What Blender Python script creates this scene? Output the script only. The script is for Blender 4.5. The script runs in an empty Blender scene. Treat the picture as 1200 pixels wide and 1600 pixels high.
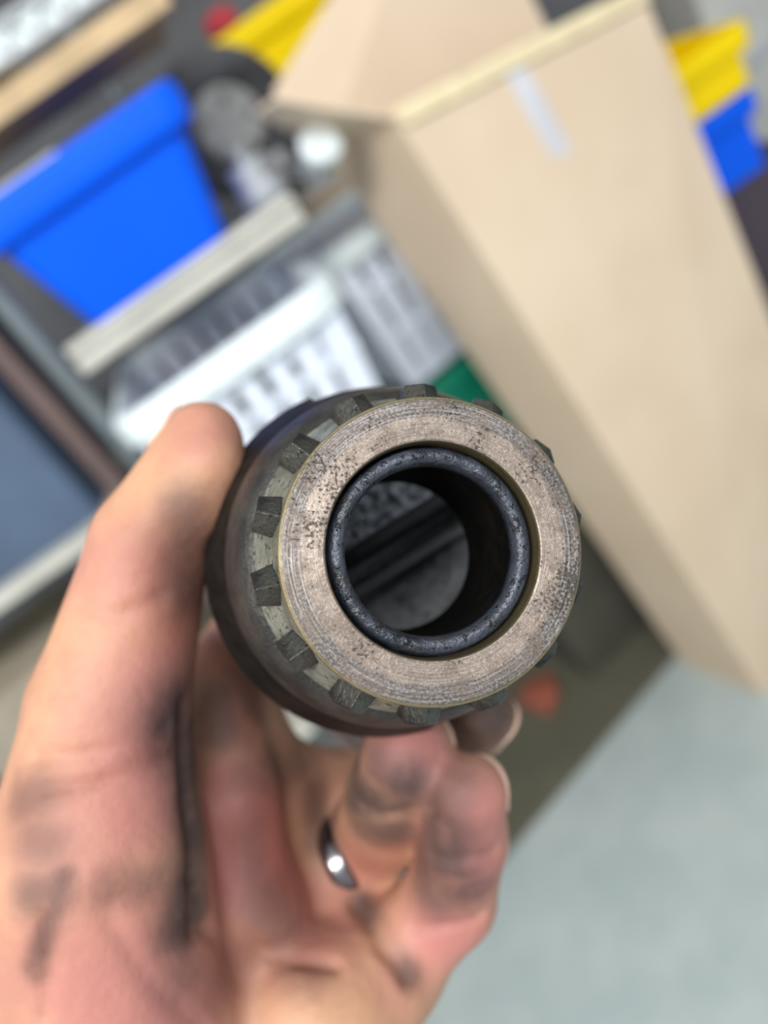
import bpy, bmesh, math, random
import numpy as np
from mathutils import Vector, Matrix

random.seed(4)
C = bpy.context.scene.collection
D = bpy.data

# ------------------------------------------------------------------ camera
ROLL, PITCH, FPX, EYE = math.radians(35), math.radians(27), 1220.0, 1.2
cp, sp = math.cos(PITCH), math.sin(PITCH)
down = np.array([math.sin(ROLL) * cp, math.cos(ROLL) * cp, sp])      # camera frame: x right, y down, z forward
fwd = np.array([0, 0, 1.0]) - sp * down
fwd /= np.linalg.norm(fwd)
right = np.cross(down, fwd)
RC = np.array([right, fwd, -down])                                  # camera frame -> world
cam_d = D.cameras.new('camera')
cam = D.objects.new('camera', cam_d)
C.objects.link(cam)
M4 = np.eye(4)
M4[:3, 0], M4[:3, 1], M4[:3, 2], M4[:3, 3] = RC[:, 0], -RC[:, 1], -RC[:, 2], (0, 0, EYE)
cam.matrix_world = Matrix(M4.tolist())
cam_d.sensor_fit = 'VERTICAL'
cam_d.sensor_height = 36
cam_d.sensor_width = 27
cam_d.lens = FPX / 1600 * 36
cam_d.clip_start = 0.01
cam_d.dof.use_dof = True
cam_d.dof.focus_distance = 0.0992
cam_d.dof.aperture_fstop = cam_d.lens / 2.9
bpy.context.scene.camera = cam

# ------------------------------------------------------------------ light
sc = bpy.context.scene
sc.view_settings.view_transform = 'Standard'
sc.view_settings.look = 'None'
sc.view_settings.gamma = 1
sc.view_settings.exposure = 0.3
sc.view_settings.use_curve_mapping = False
wd = D.worlds.new('workshop_air')
sc.world = wd
wd.use_nodes = True
wd.node_tree.nodes['Background'].inputs[0].default_value = (0.92, 0.96, 1.0, 1)
wd.node_tree.nodes['Background'].inputs[1].default_value = 0.46


def area(name, loc, target, sx, sy, power, col=(1, 0.97, 0.92)):
    l = D.lights.new(name, 'AREA')
    l.shape = 'RECTANGLE'
    l.size, l.size_y, l.energy, l.color = sx, sy, power, col
    o = D.objects.new(name, l)
    C.objects.link(o)
    o.location = loc
    o.rotation_euler = (Vector(target) - Vector(loc)).to_track_quat('-Z', 'Y').to_euler()


area('ceiling_lamp', (-0.9, -0.9, 2.4), (0.0, 0.8, 0.7), 1.3, 0.4, 30)
area('ceiling_lamp', (0.2, -1.3, 2.5), (0.3, 0.8, 0.6), 1.5, 0.4, 34, (0.95, 0.98, 1))


# ------------------------------------------------------------------ helpers
def mm(px, py, z):
    """camera-frame millimetres of a pixel at depth z (mm)"""
    return np.array([(px - 600) / FPX * z, (py - 800) / FPX * z, z])


def to_world(p):
    return RC @ (np.asarray(p, float) / 1000.0) + np.array([0, 0, EYE])


def ray(px, py):
    return RC @ np.array([(px - 600) / FPX, (py - 800) / FPX, 1])


def atY(px, py, Y):
    r = ray(px, py)
    return np.array([0, 0, EYE]) + r * Y / r[1]


def empty(name, label=None, cat=None, loc=(0, 0, 0), group=None, rot=(0, 0, 0)):
    o = D.objects.new(name, None)
    o.empty_display_size = 0.02
    C.objects.link(o)
    o.location = loc
    o.rotation_euler = rot
    tag(o, label, cat, group)
    return o


def tag(o, label=None, cat=None, group=None, kind=None):
    if label: o['label'] = label
    if cat: o['category'] = cat
    if group: o['group'] = group
    if kind: o['kind'] = kind
    return o


def link(name, me, mat, parent=None, smooth=False):
    if mat is not None and not me.materials:
        me.materials.append(mat)
    o = D.objects.new(name, me)
    C.objects.link(o)
    if parent: o.parent = parent
    if smooth:
        me.polygons.foreach_set('use_smooth', [True] * len(me.polygons))
    return o


def mesh(name, verts, faces):
    me = D.meshes.new(name)
    me.from_pydata([tuple(map(float, v)) for v in verts], [], faces)
    me.update()
    return me


class MB:
    def __init__(s):
        s.v, s.f = [], []

    def add(s, v, f):
        n = len(s.v)
        s.v += [tuple(map(float, q)) for q in v]
        s.f += [tuple(i + n for i in q) for q in f]
        return s

    def hexa(s, p):      # 8 corners: bottom ccw 0-3, top 4-7
        return s.add(p, [(3, 2, 1, 0), (4, 5, 6, 7), (0, 1, 5, 4), (1, 2, 6, 5), (2, 3, 7, 6), (3, 0, 4, 7)])

    def box(s, c, d):
        x, y, z = c
        a, b, e = d[0] / 2, d[1] / 2, d[2] / 2
        return s.hexa([(x - a, y - b, z - e), (x + a, y - b, z - e), (x + a, y + b, z - e), (x - a, y + b, z - e),
                       (x - a, y - b, z + e), (x + a, y - b, z + e), (x + a, y + b, z + e), (x - a, y + b, z + e)])

    def tube(s, a, b, r, n=10, r2=None):
        a, b = Vector(a), Vector(b)
        r2 = r if r2 is None else r2
        q = (b - a).to_track_quat('Z', 'Y')
        v = []
        for p, rr in ((a, r), (b, r2)):
            for i in range(n):
                t = 2 * math.pi * i / n
                v.append(p + q @ Vector((rr * math.cos(t), rr * math.sin(t), 0)))
        f = [(i, (i + 1) % n, n + (i + 1) % n, n + i) for i in range(n)]
        f += [tuple(range(n - 1, -1, -1)), tuple(range(n, 2 * n))]
        return s.add(v, f)

    def path(s, pts, r, n=8):
        for a, b in zip(pts[:-1], pts[1:]):
            s.tube(a, b, r, n)
        return s

    def lathe(s, prof, n=64, closed=False, skip=None):
        """prof: (radius, axial) pairs; skip(k, i) drops a face"""
        v = [(r * math.cos(2 * math.pi * i / n), r * math.sin(2 * math.pi * i / n), z) for r, z in prof for i in range(n)]
        m = len(prof)
        f = []
        for k in range(m if closed else m - 1):
            k2 = (k + 1) % m
            for i in range(n):
                if skip and skip(k, i): continue
                j = (i + 1) % n
                f.append((k * n + i, k * n + j, k2 * n + j, k2 * n + i))
        return s.add(v, f)

    def mesh(s, name):
        return mesh(name, s.v, s.f)

    def build(s, name, mat, parent=None, smooth=False, bevel=0, seg=2):
        me = s.mesh(name)
        bm = bmesh.new()
        bm.from_mesh(me)
        bmesh.ops.recalc_face_normals(bm, faces=bm.faces)
        bm.to_mesh(me)
        bm.free()
        o = link(name, me, mat, parent, smooth)
        if bevel:
            b = o.modifiers.new('bevel', 'BEVEL')
            b.width, b.segments, b.limit_method = bevel, seg, 'ANGLE'
        return o


def copy_tree(o, parent=None):
    c = o.copy()
    C.objects.link(c)
    if parent: c.parent = parent
    for ch in list(o.children):
        copy_tree(ch, c)
    return c


# ------------------------------------------------------------------ materials
def pmat(name, col, rough=0.5, metal=0.0, var=0.12, scale=20.0, bump=0.0, bscale=80.0, spec=0.5, coat=0.0):
    """principled material with a noise variation in colour and a fine bump"""
    m = D.materials.new(name)
    m.use_nodes = True
    nt = m.node_tree
    b = nt.nodes['Principled BSDF']
    b.inputs['Roughness'].default_value = rough
    b.inputs['Metallic'].default_value = metal
    b.inputs['Specular IOR Level'].default_value = spec
    b.inputs['Coat Weight'].default_value = coat
    tc = nt.nodes.new('ShaderNodeTexCoord')
    no = nt.nodes.new('ShaderNodeTexNoise')
    no.inputs['Scale'].default_value = scale
    no.inputs['Detail'].default_value = 5
    nt.links.new(tc.outputs['Object'], no.inputs['Vector'])
    rp = nt.nodes.new('ShaderNodeValToRGB')
    rp.color_ramp.elements[0].position = 0.3
    rp.color_ramp.elements[1].position = 0.7
    rp.color_ramp.elements[0].color = tuple(c * (1 - var) for c in col) + (1,)
    rp.color_ramp.elements[1].color = tuple(min(1, c * (1 + var)) for c in col) + (1,)
    nt.links.new(no.outputs['Fac'], rp.inputs['Fac'])
    nt.links.new(rp.outputs['Color'], b.inputs['Base Color'])
    if bump:
        n2 = nt.nodes.new('ShaderNodeTexNoise')
        n2.inputs['Scale'].default_value = bscale
        n2.inputs['Detail'].default_value = 6
        nt.links.new(tc.outputs['Object'], n2.inputs['Vector'])
        bp = nt.nodes.new('ShaderNodeBump')
        bp.inputs['Strength'].default_value = bump
        bp.inputs['Distance'].default_value = 0.002
        nt.links.new(n2.outputs['Fac'], bp.inputs['Height'])
        nt.links.new(bp.outputs['Normal'], b.inputs['Normal'])
    return m


class NT:
    """tiny node-building helper"""
    def __init__(s, name):
        s.m = D.materials.new(name)
        s.m.use_nodes = True
        s.t = s.m.node_tree
        s.b = s.t.nodes['Principled BSDF']

    def set(s, sock, v):
        if hasattr(v, 'is_output'): s.t.links.new(v, sock)
        else: sock.default_value = v

    def math(s, op, a, b=0.0, clamp=False):
        n = s.t.nodes.new('ShaderNodeMath')
        n.operation, n.use_clamp = op, clamp
        s.set(n.inputs[0], a)
        s.set(n.inputs[1], b)
        return n.outputs[0]

    def noise(s, vec, scale, detail=4.0, rough=0.5):
        n = s.t.nodes.new('ShaderNodeTexNoise')
        n.inputs['Scale'].default_value = scale
        n.inputs['Detail'].default_value = detail
        n.inputs['Roughness'].default_value = rough
        s.set(n.inputs['Vector'], vec)
        return n.outputs['Fac']

    def step(s, v, lo, hi, a=0.0, b=1.0):
        n = s.t.nodes.new('ShaderNodeMapRange')
        n.interpolation_type = 'SMOOTHSTEP'
        s.set(n.inputs['Value'], v)
        for i, k in enumerate((lo, hi, a, b)): n.inputs[i + 1].default_value = k
        return n.outputs['Result']

    def mix(s, f, a, b, mode='MIX'):
        n = s.t.nodes.new('ShaderNodeMix')
        n.data_type, n.blend_type = 'RGBA', mode
        s.set(n.inputs['Factor'], f)
        for k, v in (('A', a), ('B', b)):
            sk = [i for i in n.inputs if i.name == k and i.type == 'RGBA'][0]
            s.set(sk, v if hasattr(v, 'is_output') else tuple(v) + (1,))
        return [o for o in n.outputs if o.type == 'RGBA'][0]

    def comb(s, x, y, z):
        n = s.t.nodes.new('ShaderNodeCombineXYZ')
        for i, v in enumerate((x, y, z)): s.set(n.inputs[i], v)
        return n.outputs[0]

    def obj(s):
        tc = s.t.nodes.new('ShaderNodeTexCoord')
        return tc.outputs['Object']

    def sep(s, v):
        n = s.t.nodes.new('ShaderNodeSeparateXYZ')
        s.t.links.new(v, n.inputs[0])
        return n.outputs

    def attr(s, name):
        n = s.t.nodes.new('ShaderNodeAttribute')
        n.attribute_name = name
        return n.outputs['Fac']

    def bump(s, h, strength, dist):
        n = s.t.nodes.new('ShaderNodeBump')
        n.inputs['Strength'].default_value = strength
        n.inputs['Distance'].default_value = dist
        s.set(n.inputs['Height'], h)
        s.t.links.new(n.outputs['Normal'], s.b.inputs['Normal'])

    def put(s, **k):
        for a, v in k.items(): s.set(s.b.inputs[a.replace('_', ' ')], tuple(v) + (1,) if isinstance(v, tuple) and len(v) == 3 else v)
        return s.m


def face_steel():
    n = NT('turned_steel_with_oil_and_rust')
    o = n.obj()
    x, y, z = n.sep(o)
    r = n.math('SQRT', n.math('ADD', n.math('MULTIPLY', x, x), n.math('MULTIPLY', y, y)))
    a = n.math('ARCTAN2', y, x)
    rm = n.math('MULTIPLY', r, 1000)
    ax, ay = n.math('DIVIDE', x, r), n.math('DIVIDE', y, r)
    scratch = n.noise(n.comb(n.math('MULTIPLY', rm, 5.5), n.math('MULTIPLY', ax, 1.3), n.math('MULTIPLY', ay, 1.3)), 1.0, 6, 0.7)
    patch = n.noise(o, 260, 6, 0.62)
    speck = n.noise(o, 1500, 4, 0.6)
    grain = n.noise(o, 2600, 3, 0.6)
    wob = n.math('ADD', rm, n.math('MULTIPLY', n.math('SUBTRACT', patch, 0.5), 2.2))
    outer = n.step(wob, 16.6, 17.2)
    c = n.mix(outer, (0.25, 0.195, 0.155), (0.095, 0.087, 0.084))
    c = n.mix(n.step(grain, 0.42, 0.62, 0.0, 0.55), c, (0.36, 0.31, 0.27))
    c = n.mix(n.step(patch, 0.40, 0.62, 0.0, 0.7), c, (0.15, 0.115, 0.095))
    amt = n.math('ADD', n.math('MULTIPLY', outer, 0.55), 0.35)
    c = n.mix(n.math('MULTIPLY', n.step(scratch, 0.52, 0.68, 0.0, 0.62), amt), c, (0.50, 0.48, 0.47))
    c = n.mix(n.math('MULTIPLY', n.step(scratch, 0.48, 0.34, 0.0, 0.8), amt), c, (0.05, 0.045, 0.042))
    rust = n.noise(o, 420, 5, 0.7)
    c = n.mix(n.step(rust, 0.58, 0.70, 0.0, 0.6), c, (0.15, 0.075, 0.035))
    big = n.noise(o, 75, 3, 0.5)
    speck = n.noise(o, 2100, 4, 0.6)
    pits = n.step(n.math('ADD', n.math('MULTIPLY', speck, 0.7), n.math('ADD', n.math('MULTIPLY', patch, 0.3), n.math('MULTIPLY', n.math('SUBTRACT', big, 0.5), 0.7))), 0.60, 0.66)
    c = n.mix(n.math('MULTIPLY', pits, 0.7), c, (0.02, 0.018, 0.016))
    fleck = n.math('MULTIPLY', n.step(n.noise(o, 2300, 3, 0.6), 0.54, 0.66, 0, 0.36), n.math('SUBTRACT', 1.0, n.math('MULTIPLY', outer, 0.75)))
    c = n.mix(fleck, c, (0.50, 0.46, 0.43))
    edge = n.step(rm, 19.1, 19.5)
    c = n.mix(n.math('MULTIPLY', edge, 0.7), c, (0.24, 0.20, 0.09))
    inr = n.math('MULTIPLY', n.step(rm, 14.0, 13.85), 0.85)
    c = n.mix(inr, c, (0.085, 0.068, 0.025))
    h = n.math('ADD', n.math('MULTIPLY', scratch, 0.7), n.math('SUBTRACT', n.math('MULTIPLY', grain, 0.5), n.math('MULTIPLY', pits, 0.9)))
    n.bump(h, 0.7, 0.00014)
    return n.put(Base_Color=c, Metallic=0.62, Roughness=n.step(patch, 0.3, 0.7, 0.34, 0.58))


def oily_steel(name, dark, light, olive, rough=0.5, pitty=1.0, metal=0.5, spec=0.5, relief=0.0003):
    n = NT(name)
    o = n.obj()
    patch = n.noise(o, 220, 5, 0.6)
    speck = n.noise(o, 900, 5, 0.65)
    c = n.mix(n.step(patch, 0.36, 0.64), dark, light)
    c = n.mix(n.step(n.noise(o, 340, 4), 0.55, 0.7, 0, 0.6), c, olive)
    pits = n.step(speck, 0.57, 0.63)
    c = n.mix(n.math('MULTIPLY', pits, 0.85 * pitty), c, (0.008, 0.008, 0.007))
    n.bump(n.math('SUBTRACT', n.noise(o, 1600, 4), n.math('MULTIPLY', pits, pitty)), 0.8, relief)
    n.b.inputs['Specular IOR Level'].default_value = spec
    return n.put(Base_Color=c, Metallic=metal, Roughness=rough)


def skin_mat():
    n = NT('greasy_skin')
    o = n.obj()
    mott = n.noise(o, 55, 5, 0.6)
    fine = n.noise(o, 420, 5, 0.6)
    c = n.mix(n.step(mott, 0.35, 0.65), (0.49, 0.275, 0.165), (0.41, 0.205, 0.135))
    c = n.mix(n.math('MULTIPLY', n.attr('pink'), 0.9, True), c, (0.40, 0.155, 0.14))
    c = n.mix(n.math('MULTIPLY', n.attr('red'), 0.9, True), c, (0.23, 0.065, 0.05))
    g = n.math('MULTIPLY', n.attr('grime_shade'), n.step(n.noise(o, 110, 6, 0.65), 0.30, 0.55, 0.8, 1.0), True)
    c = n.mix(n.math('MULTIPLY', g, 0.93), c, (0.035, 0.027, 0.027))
    n.bump(n.math('ADD', n.math('MULTIPLY', n.noise(o, 160, 4), 0.8), n.math('MULTIPLY', fine, 0.5)), 0.5, 0.0008)
    n.b.inputs['Subsurface Radius'].default_value = (1.0, 0.35, 0.2)
    return n.put(Base_Color=c, Specular_IOR_Level=0.3, Roughness=n.step(g, 0, 1, 0.55, 0.65), Subsurface_Weight=0.12, Subsurface_Scale=0.003)


def cardboard():
    n = NT('corrugated_cardboard')
    o = n.obj()
    big = n.noise(o, 4, 4)
    fl = n.noise(n.comb(n.math('MULTIPLY', n.sep(o)[0], 180), n.math('MULTIPLY', n.sep(o)[1], 180), n.math('MULTIPLY', n.sep(o)[2], 3)), 1, 3)
    c = n.mix(n.step(big, 0.35, 0.65), (0.68, 0.535, 0.385), (0.74, 0.595, 0.44))
    n.bump(fl, 0.15, 0.002)
    return n.put(Base_Color=c, Roughness=0.75)


def concrete():
    n = NT('pale_grey_green_concrete')
    o = n.obj()
    c = n.mix(n.step(n.noise(o, 7, 6, 0.6), 0.35, 0.65), (0.39, 0.46, 0.455), (0.46, 0.52, 0.51))
    c = n.mix(n.step(n.noise(o, 22, 6, 0.7), 0.56, 0.72, 0, 0.5), c, (0.36, 0.40, 0.35))
    n.bump(n.noise(o, 60, 6), 0.2, 0.003)
    return n.put(Base_Color=c, Roughness=0.6)


MT = dict(
    face=face_steel(),
    collar=oily_steel('oiled_lit_collar_steel', (0.16, 0.17, 0.14), (0.30, 0.32, 0.27), (0.22, 0.21, 0.13), 0.42),  # pale tone holds the light painted onto the tooth valleys
    tooth=oily_steel('worn_tooth_steel', (0.018, 0.0175, 0.016), (0.06, 0.06, 0.052), (0.10, 0.09, 0.05), 0.42),
    drum=oily_steel('greasy_shaded_steel', (0.005, 0.0045, 0.004), (0.011, 0.010, 0.009), (0.013, 0.011, 0.008), 0.45, 0.3, 0.0, 0.13),  # near-black also holds the shade beside the thumb
    flange=oily_steel('highlight_grey_flange', (0.018, 0.0175, 0.016), (0.036, 0.034, 0.03), (0.03, 0.028, 0.02), 0.38, 0.2, 0.1, 0.35),  # paler than the drum: the rim's highlight band put into colour
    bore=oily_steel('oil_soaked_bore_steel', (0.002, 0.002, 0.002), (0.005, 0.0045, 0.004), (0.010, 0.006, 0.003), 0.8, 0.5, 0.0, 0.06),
    worn=oily_steel('shaded_gear_face', (0.05, 0.05, 0.052), (0.13, 0.13, 0.135), (0.09, 0.088, 0.085), 0.5, 0.8, 0.1),  # shade of the lower cavity put into the colour
    cast=oily_steel('lit_pale_grey', (0.42, 0.45, 0.50), (0.85, 0.90, 0.98), (0.42, 0.44, 0.47), 0.5, 1.0, 0.2, 0.5, 0.0009),  # very pale, painting the cavity's upper left as lit
    pin=oily_steel('dark_pin_steel', (0.018, 0.018, 0.02), (0.03, 0.03, 0.033), (0.02, 0.02, 0.02), 0.3, 0.0, 0.5),
    skin=skin_mat(),
    nail=pmat('fingernail', (0.55, 0.36, 0.28), 0.35, scale=200),
    band=pmat('dark_polished_band', (0.26, 0.25, 0.26), 0.2, 1.0, scale=200),
    card=cardboard(),
    tape=pmat('clear_packing_tape', (0.62, 0.62, 0.66), 0.12, 0, scale=12, coat=0.5),
    scuff=pmat('torn_card_liner', (0.50, 0.34, 0.23), 0.85, scale=40),
    cream=pmat('cut_card_edge', (0.78, 0.66, 0.42), 0.8, scale=60),
    blue=pmat('blue_polypropylene', (0.0, 0.11, 0.86), 0.45, var=0.04, scale=10, spec=0.2),
    yellow=pmat('yellow_polypropylene', (0.95, 0.68, 0.0), 0.42, var=0.05, scale=10, spec=0.2),
    white=pmat('white_basket_plastic', (0.75, 0.80, 0.90), 0.4, var=0.04, scale=14),
    rim=pmat('glossy_white_rim_plastic', (0.76, 0.84, 0.85), 0.35, var=0.03, scale=14),
    chrome=pmat('dull_chrome_wire', (0.62, 0.64, 0.66), 0.35, 0.6, scale=30),
    lip=pmat('cream_shelf_lip', (0.58, 0.57, 0.50), 0.5, scale=18),
    wood=pmat('pale_pine_board', (0.60, 0.43, 0.24), 0.7, var=0.2, scale=16),
    brown=pmat('brown_stained_post', (0.12, 0.08, 0.072), 0.65, var=0.2, scale=16),
    slate=pmat('slate_blue_plastic', (0.075, 0.115, 0.185), 0.5, var=0.15, scale=9),
    teal=pmat('grey_teal_metal', (0.17, 0.20, 0.215), 0.5, 0.2, scale=9),
    black=pmat('black_rubber', (0.03, 0.03, 0.032), 0.6, scale=30),
    dark=pmat('dark_grey_casting', (0.06, 0.06, 0.065), 0.55, 0.2, var=0.3, scale=30),
    grey=pmat('grey_casting', (0.22, 0.23, 0.235), 0.5, 0.4, var=0.3, scale=30),
    pale=pmat('pale_grey_plastic', (0.50, 0.50, 0.47), 0.5, var=0.1, scale=20),
    alu=pmat('bright_aluminium', (0.60, 0.63, 0.66), 0.32, 0.7, var=0.15, scale=25),
    red=pmat('red_plastic', (0.42, 0.015, 0.03), 0.4, scale=20),
    rag=pmat('rust_red_cloth', (0.30, 0.085, 0.05), 0.9, var=0.3, scale=60, bump=0.5, bscale=200),
    mat=pmat('olive_grey_rubber', (0.125, 0.12, 0.085), 0.6, var=0.12, scale=9),
    olive=pmat('shaded_olive_card', (0.07, 0.068, 0.052), 0.7, scale=12),  # the floor mat's shade put into the card colour
    tan=pmat('dull_tan_card', (0.36, 0.31, 0.24), 0.8, scale=12),
    green=pmat('green_plastic', (0.0, 0.20, 0.12), 0.45, scale=12),
    plum=pmat('dark_plum_carton', (0.06, 0.045, 0.06), 0.7, scale=12),
    wall=pmat('grey_painted_wall', (0.11, 0.115, 0.125), 0.8, var=0.25, scale=6),
    floor=concrete(),
)

# ------------------------------------------------------------------ the room
o = MB().box((0.4, 0.9, -0.05), (6, 5.2, 0.1)).build('floor', MT['floor'])
tag(o, 'pale grey-green concrete workshop floor', kind='structure')
o = MB().box((0.4, 2.0, 1.2), (6, 0.1, 2.4)).build('wall_back', MT['wall'])
tag(o, 'dark grey wall behind the shelves', kind='structure')

# ------------------------------------------------------------------ shelving
SH = 1.0       # front plane of the wire shelves
shelf = empty('wire_shelf', 'chrome wire shelf unit with truss edge above and cream lip below the blue bin', 'shelf', (0, 0, 0))
for x, ys in ((-0.224, (SH + 0.02, SH + 0.44)), (0.03, (SH + 0.44,))):
    for y in ys:
        p = MB().tube((x, y, 0), (x, y, 1.9), 0.0125, 14)
        for k in range(1, 24):
            p.tube((x, y, k * 0.08), (x, y, k * 0.08 + 0.004), 0.0135, 14)
        p.build('post', MT['teal'], shelf, smooth=False)
for zt, nm in ((1.372, 'upper'), (1.096, 'middle'), (0.768, 'lower')):
    RX = {'upper': 0.125, 'middle': 0.195, 'lower': 0.06}[nm]
    deck = empty('shelf_deck')
    deck.parent = shelf
    w = MB()
    for k in range(18):
        x = -0.19 + (RX + 0.185) * k / 17
        w.tube((x, SH, zt), (x, SH + 0.45, zt), 0.0022, 6)
    for y in (SH + 0.45, SH + 0.3, SH + 0.15):
        w.tube((-0.224, y, zt - 0.005), (RX, y, zt - 0.005), 0.003, 6)
    ob = w.build('deck_wires', MT['chrome'], deck)
    t = MB()
    t.tube((-0.224, SH, zt + 0.002), (RX, SH, zt + 0.002), 0.0042, 8)
    t.tube((-0.224, SH, zt + 0.032), (RX, SH, zt + 0.032), 0.0042, 8)
    if nm == 'upper':
        ob = t.build('edge_rod', MT['chrome'], deck)
        z = MB()
        for k in range(9):
            xa, xb, xc = -0.195 + 0.335 * k / 9, -0.195 + 0.335 * (k + .5) / 9, -0.195 + 0.335 * (k + 1) / 9
            z.tube((xa, SH, zt + 0.002), (xb, SH, zt + 0.032), 0.003, 6)
            z.tube((xb, SH, zt + 0.032), (xc, SH, zt + 0.002), 0.003, 6)
        z.build('edge_truss', MT['chrome'], deck)
        MB().box((-0.0275, SH + 0.006, zt + 0.017), (0.335, 0.003, 0.024)).build('label_strip', MT['rim'], deck, bevel=0.001)
    else:
        MB().box(((min(RX, .125) - .2) / 2, SH - 0.006, zt - 0.009), (min(RX, .125) + .2, 0.012, 0.018)).build('shelf_lip', MT['lip'], deck, bevel=0.003)
        MB().box(((min(RX, .125) - .2) / 2, SH - 0.002, zt + 0.011), (min(RX, .125) + .2, 0.012, 0.014)).build('label_strip', MT['lip'], deck, bevel=0.002)
b = MB().box((-0.0275, SH + 0.17, 1.349), (0.31, 0.30, 0.016)).build('wooden_board', MT['wood'], shelf, bevel=0.002)
b['label'] = 'pale pine board slung under the upper deck'
b = MB().box((-0.0275, SH + 0.02, 1.347), (0.31, 0.018, 0.026)).build('board_batten', MT['wood'], shelf, bevel=0.002)

rack = empty('wooden_rack', 'brown wooden rack post and pale shelf at the far left behind the thumb', 'rack')
MB().box((-0.268, 1.04, 0.62), (0.026, 0.045, 1.24)).build('post', MT['brown'], rack, bevel=0.003)
MB().box((-0.92, 1.04, 0.62), (0.026, 0.045, 1.24)).build('post', MT['brown'], rack, bevel=0.003)
MB().box((-0.594, 1.20, 0.905), (0.62, 0.40, 0.018)).build('shelf_board', MT['lip'], rack, bevel=0.003)
MB().box((-0.594, 1.20, 0.45), (0.62, 0.40, 0.018)).build('shelf_board', MT['lip'], rack, bevel=0.003)


t = empty('storage_carton', 'tan carton on the bottom board of the brown rack', 'carton', (-0.52, 1.17, 0.459))
MB().box((0, 0, 0.16), (0.36, 0.26, 0.32)).build('body', MT['tan'], t, bevel=0.004)
for s_ in (-1, 1): MB().box((0, s_ * 0.066, 0.322), (0.36, 0.127, 0.004)).build('flap', MT['tan'], t, bevel=0.001)
# ------------------------------------------------------------------ totes
def make_tote(name, label, cat, w, d, h, mat, taper=0.72, group=None):
    """open storage tote with thick rolled rim; origin bottom centre, front towards -y"""
    t = empty(name, label, cat, group=group)
    wb, db = w * taper, d * (taper + 0.1)
    hb = h - 0.035
    th = 0.004

    def ring(ww, dd, z, r, n=5):
        out = []
        for sx, sy, a0 in ((1, 1, 0), (-1, 1, 90), (-1, -1, 180), (1, -1, 270)):
            for k in range(n):
                a = math.radians(a0 + 90 * k / (n - 1))
                out.append((sx * (ww / 2 - r) + r * math.cos(a), sy * (dd / 2 - r) + r * math.sin(a), z))
        return out
    rings = [ring(wb, db, 0, 0.02), ring(wb + (w - .03 - wb) * 0.97, db + (d - .03 - db) * 0.97, hb * 0.97, 0.025), ring(w - 0.03, d - 0.03, hb, 0.025)]
    inner = [ring(w - 0.03 - 2 * th, d - 0.03 - 2 * th, hb, 0.022), ring(wb - 2 * th, db - 2 * th, th, 0.018)]
    allr = rings + inner
    n = len(rings[0])
    v = [p for r in allr for p in r]
    f = [tuple(range(n - 1, -1, -1))]
    for k in range(len(allr) - 1):
        for i in range(n):
            j = (i + 1) % n
            f.append((k * n + i, k * n + j, (k + 1) * n + j, (k + 1) * n + i))
    f.append(tuple(range((len(allr) - 1) * n, len(allr) * n)))
    MB().add(v, f).build('body', mat, t, smooth=False)
    rr = [ring(w - 0.034, d - 0.034, hb - 0.012, 0.024), ring(w - 0.008, d - 0.008, hb - 0.010, 0.028), ring(w, d, hb + 0.004, 0.03), ring(w, d, h - 0.006, 0.03),
          ring(w - 0.01, d - 0.01, h, 0.028), ring(w - 0.03, d - 0.03, h - 0.002, 0.024), ring(w - 0.04, d - 0.04, hb - 0.01, 0.022)]
    v = [p for r in rr for p in r]
    f = []
    m = len(rr)
    for k in range(m):
        k2 = (k + 1) % m
        for i in range(n):
            j = (i + 1) % n
            f.append((k * n + i, k * n + j, k2 * n + j, k2 * n + i))
    ob = MB().add(v, f).build('rim', mat, t, smooth=False, bevel=0.003)
    return t


bt = make_tote('storage_tote', 'blue plastic storage tote with rolled rim on the cream-lipped shelf', 'tote', 0.285, 0.34, 0.165, MT['blue'], 0.684)
bt.location = (-0.064, SH + 0.137, 1.115)
bt.rotation_euler = (0, 0, math.radians(2))
yc = empty('stacked_carton', 'brown carton column carrying the yellow tote behind the cardboard box', 'carton', (0.405, 1.785, 0))
MB().box((0, 0, 0.5965), (0.34, 0.26, 1.193)).build('body', MT['card'], yc, bevel=0.004)
for s_ in (-1, 1): MB().box((0, s_ * 0.066, 1.1955), (0.34, 0.126, 0.005)).build('flap', MT['card'], yc, bevel=0.001)
yt = make_tote('storage_tote', 'yellow plastic tote partly behind the cardboard box flap, right of the round dark casting', 'tote', 0.36, 0.26, 0.14, MT['yellow'], 0.72)
yt.location = (0.405, 1.785, 1.199)
yt.rotation_euler = (0, 0, 0)
st = make_tote('storage_tote', 'slate-blue tote on the pale rack shelf left of the brown post', 'tote', 0.30, 0.32, 0.30, MT['slate'], 0.86)
st.location = (-0.44, 1.19, 0.914)

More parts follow.
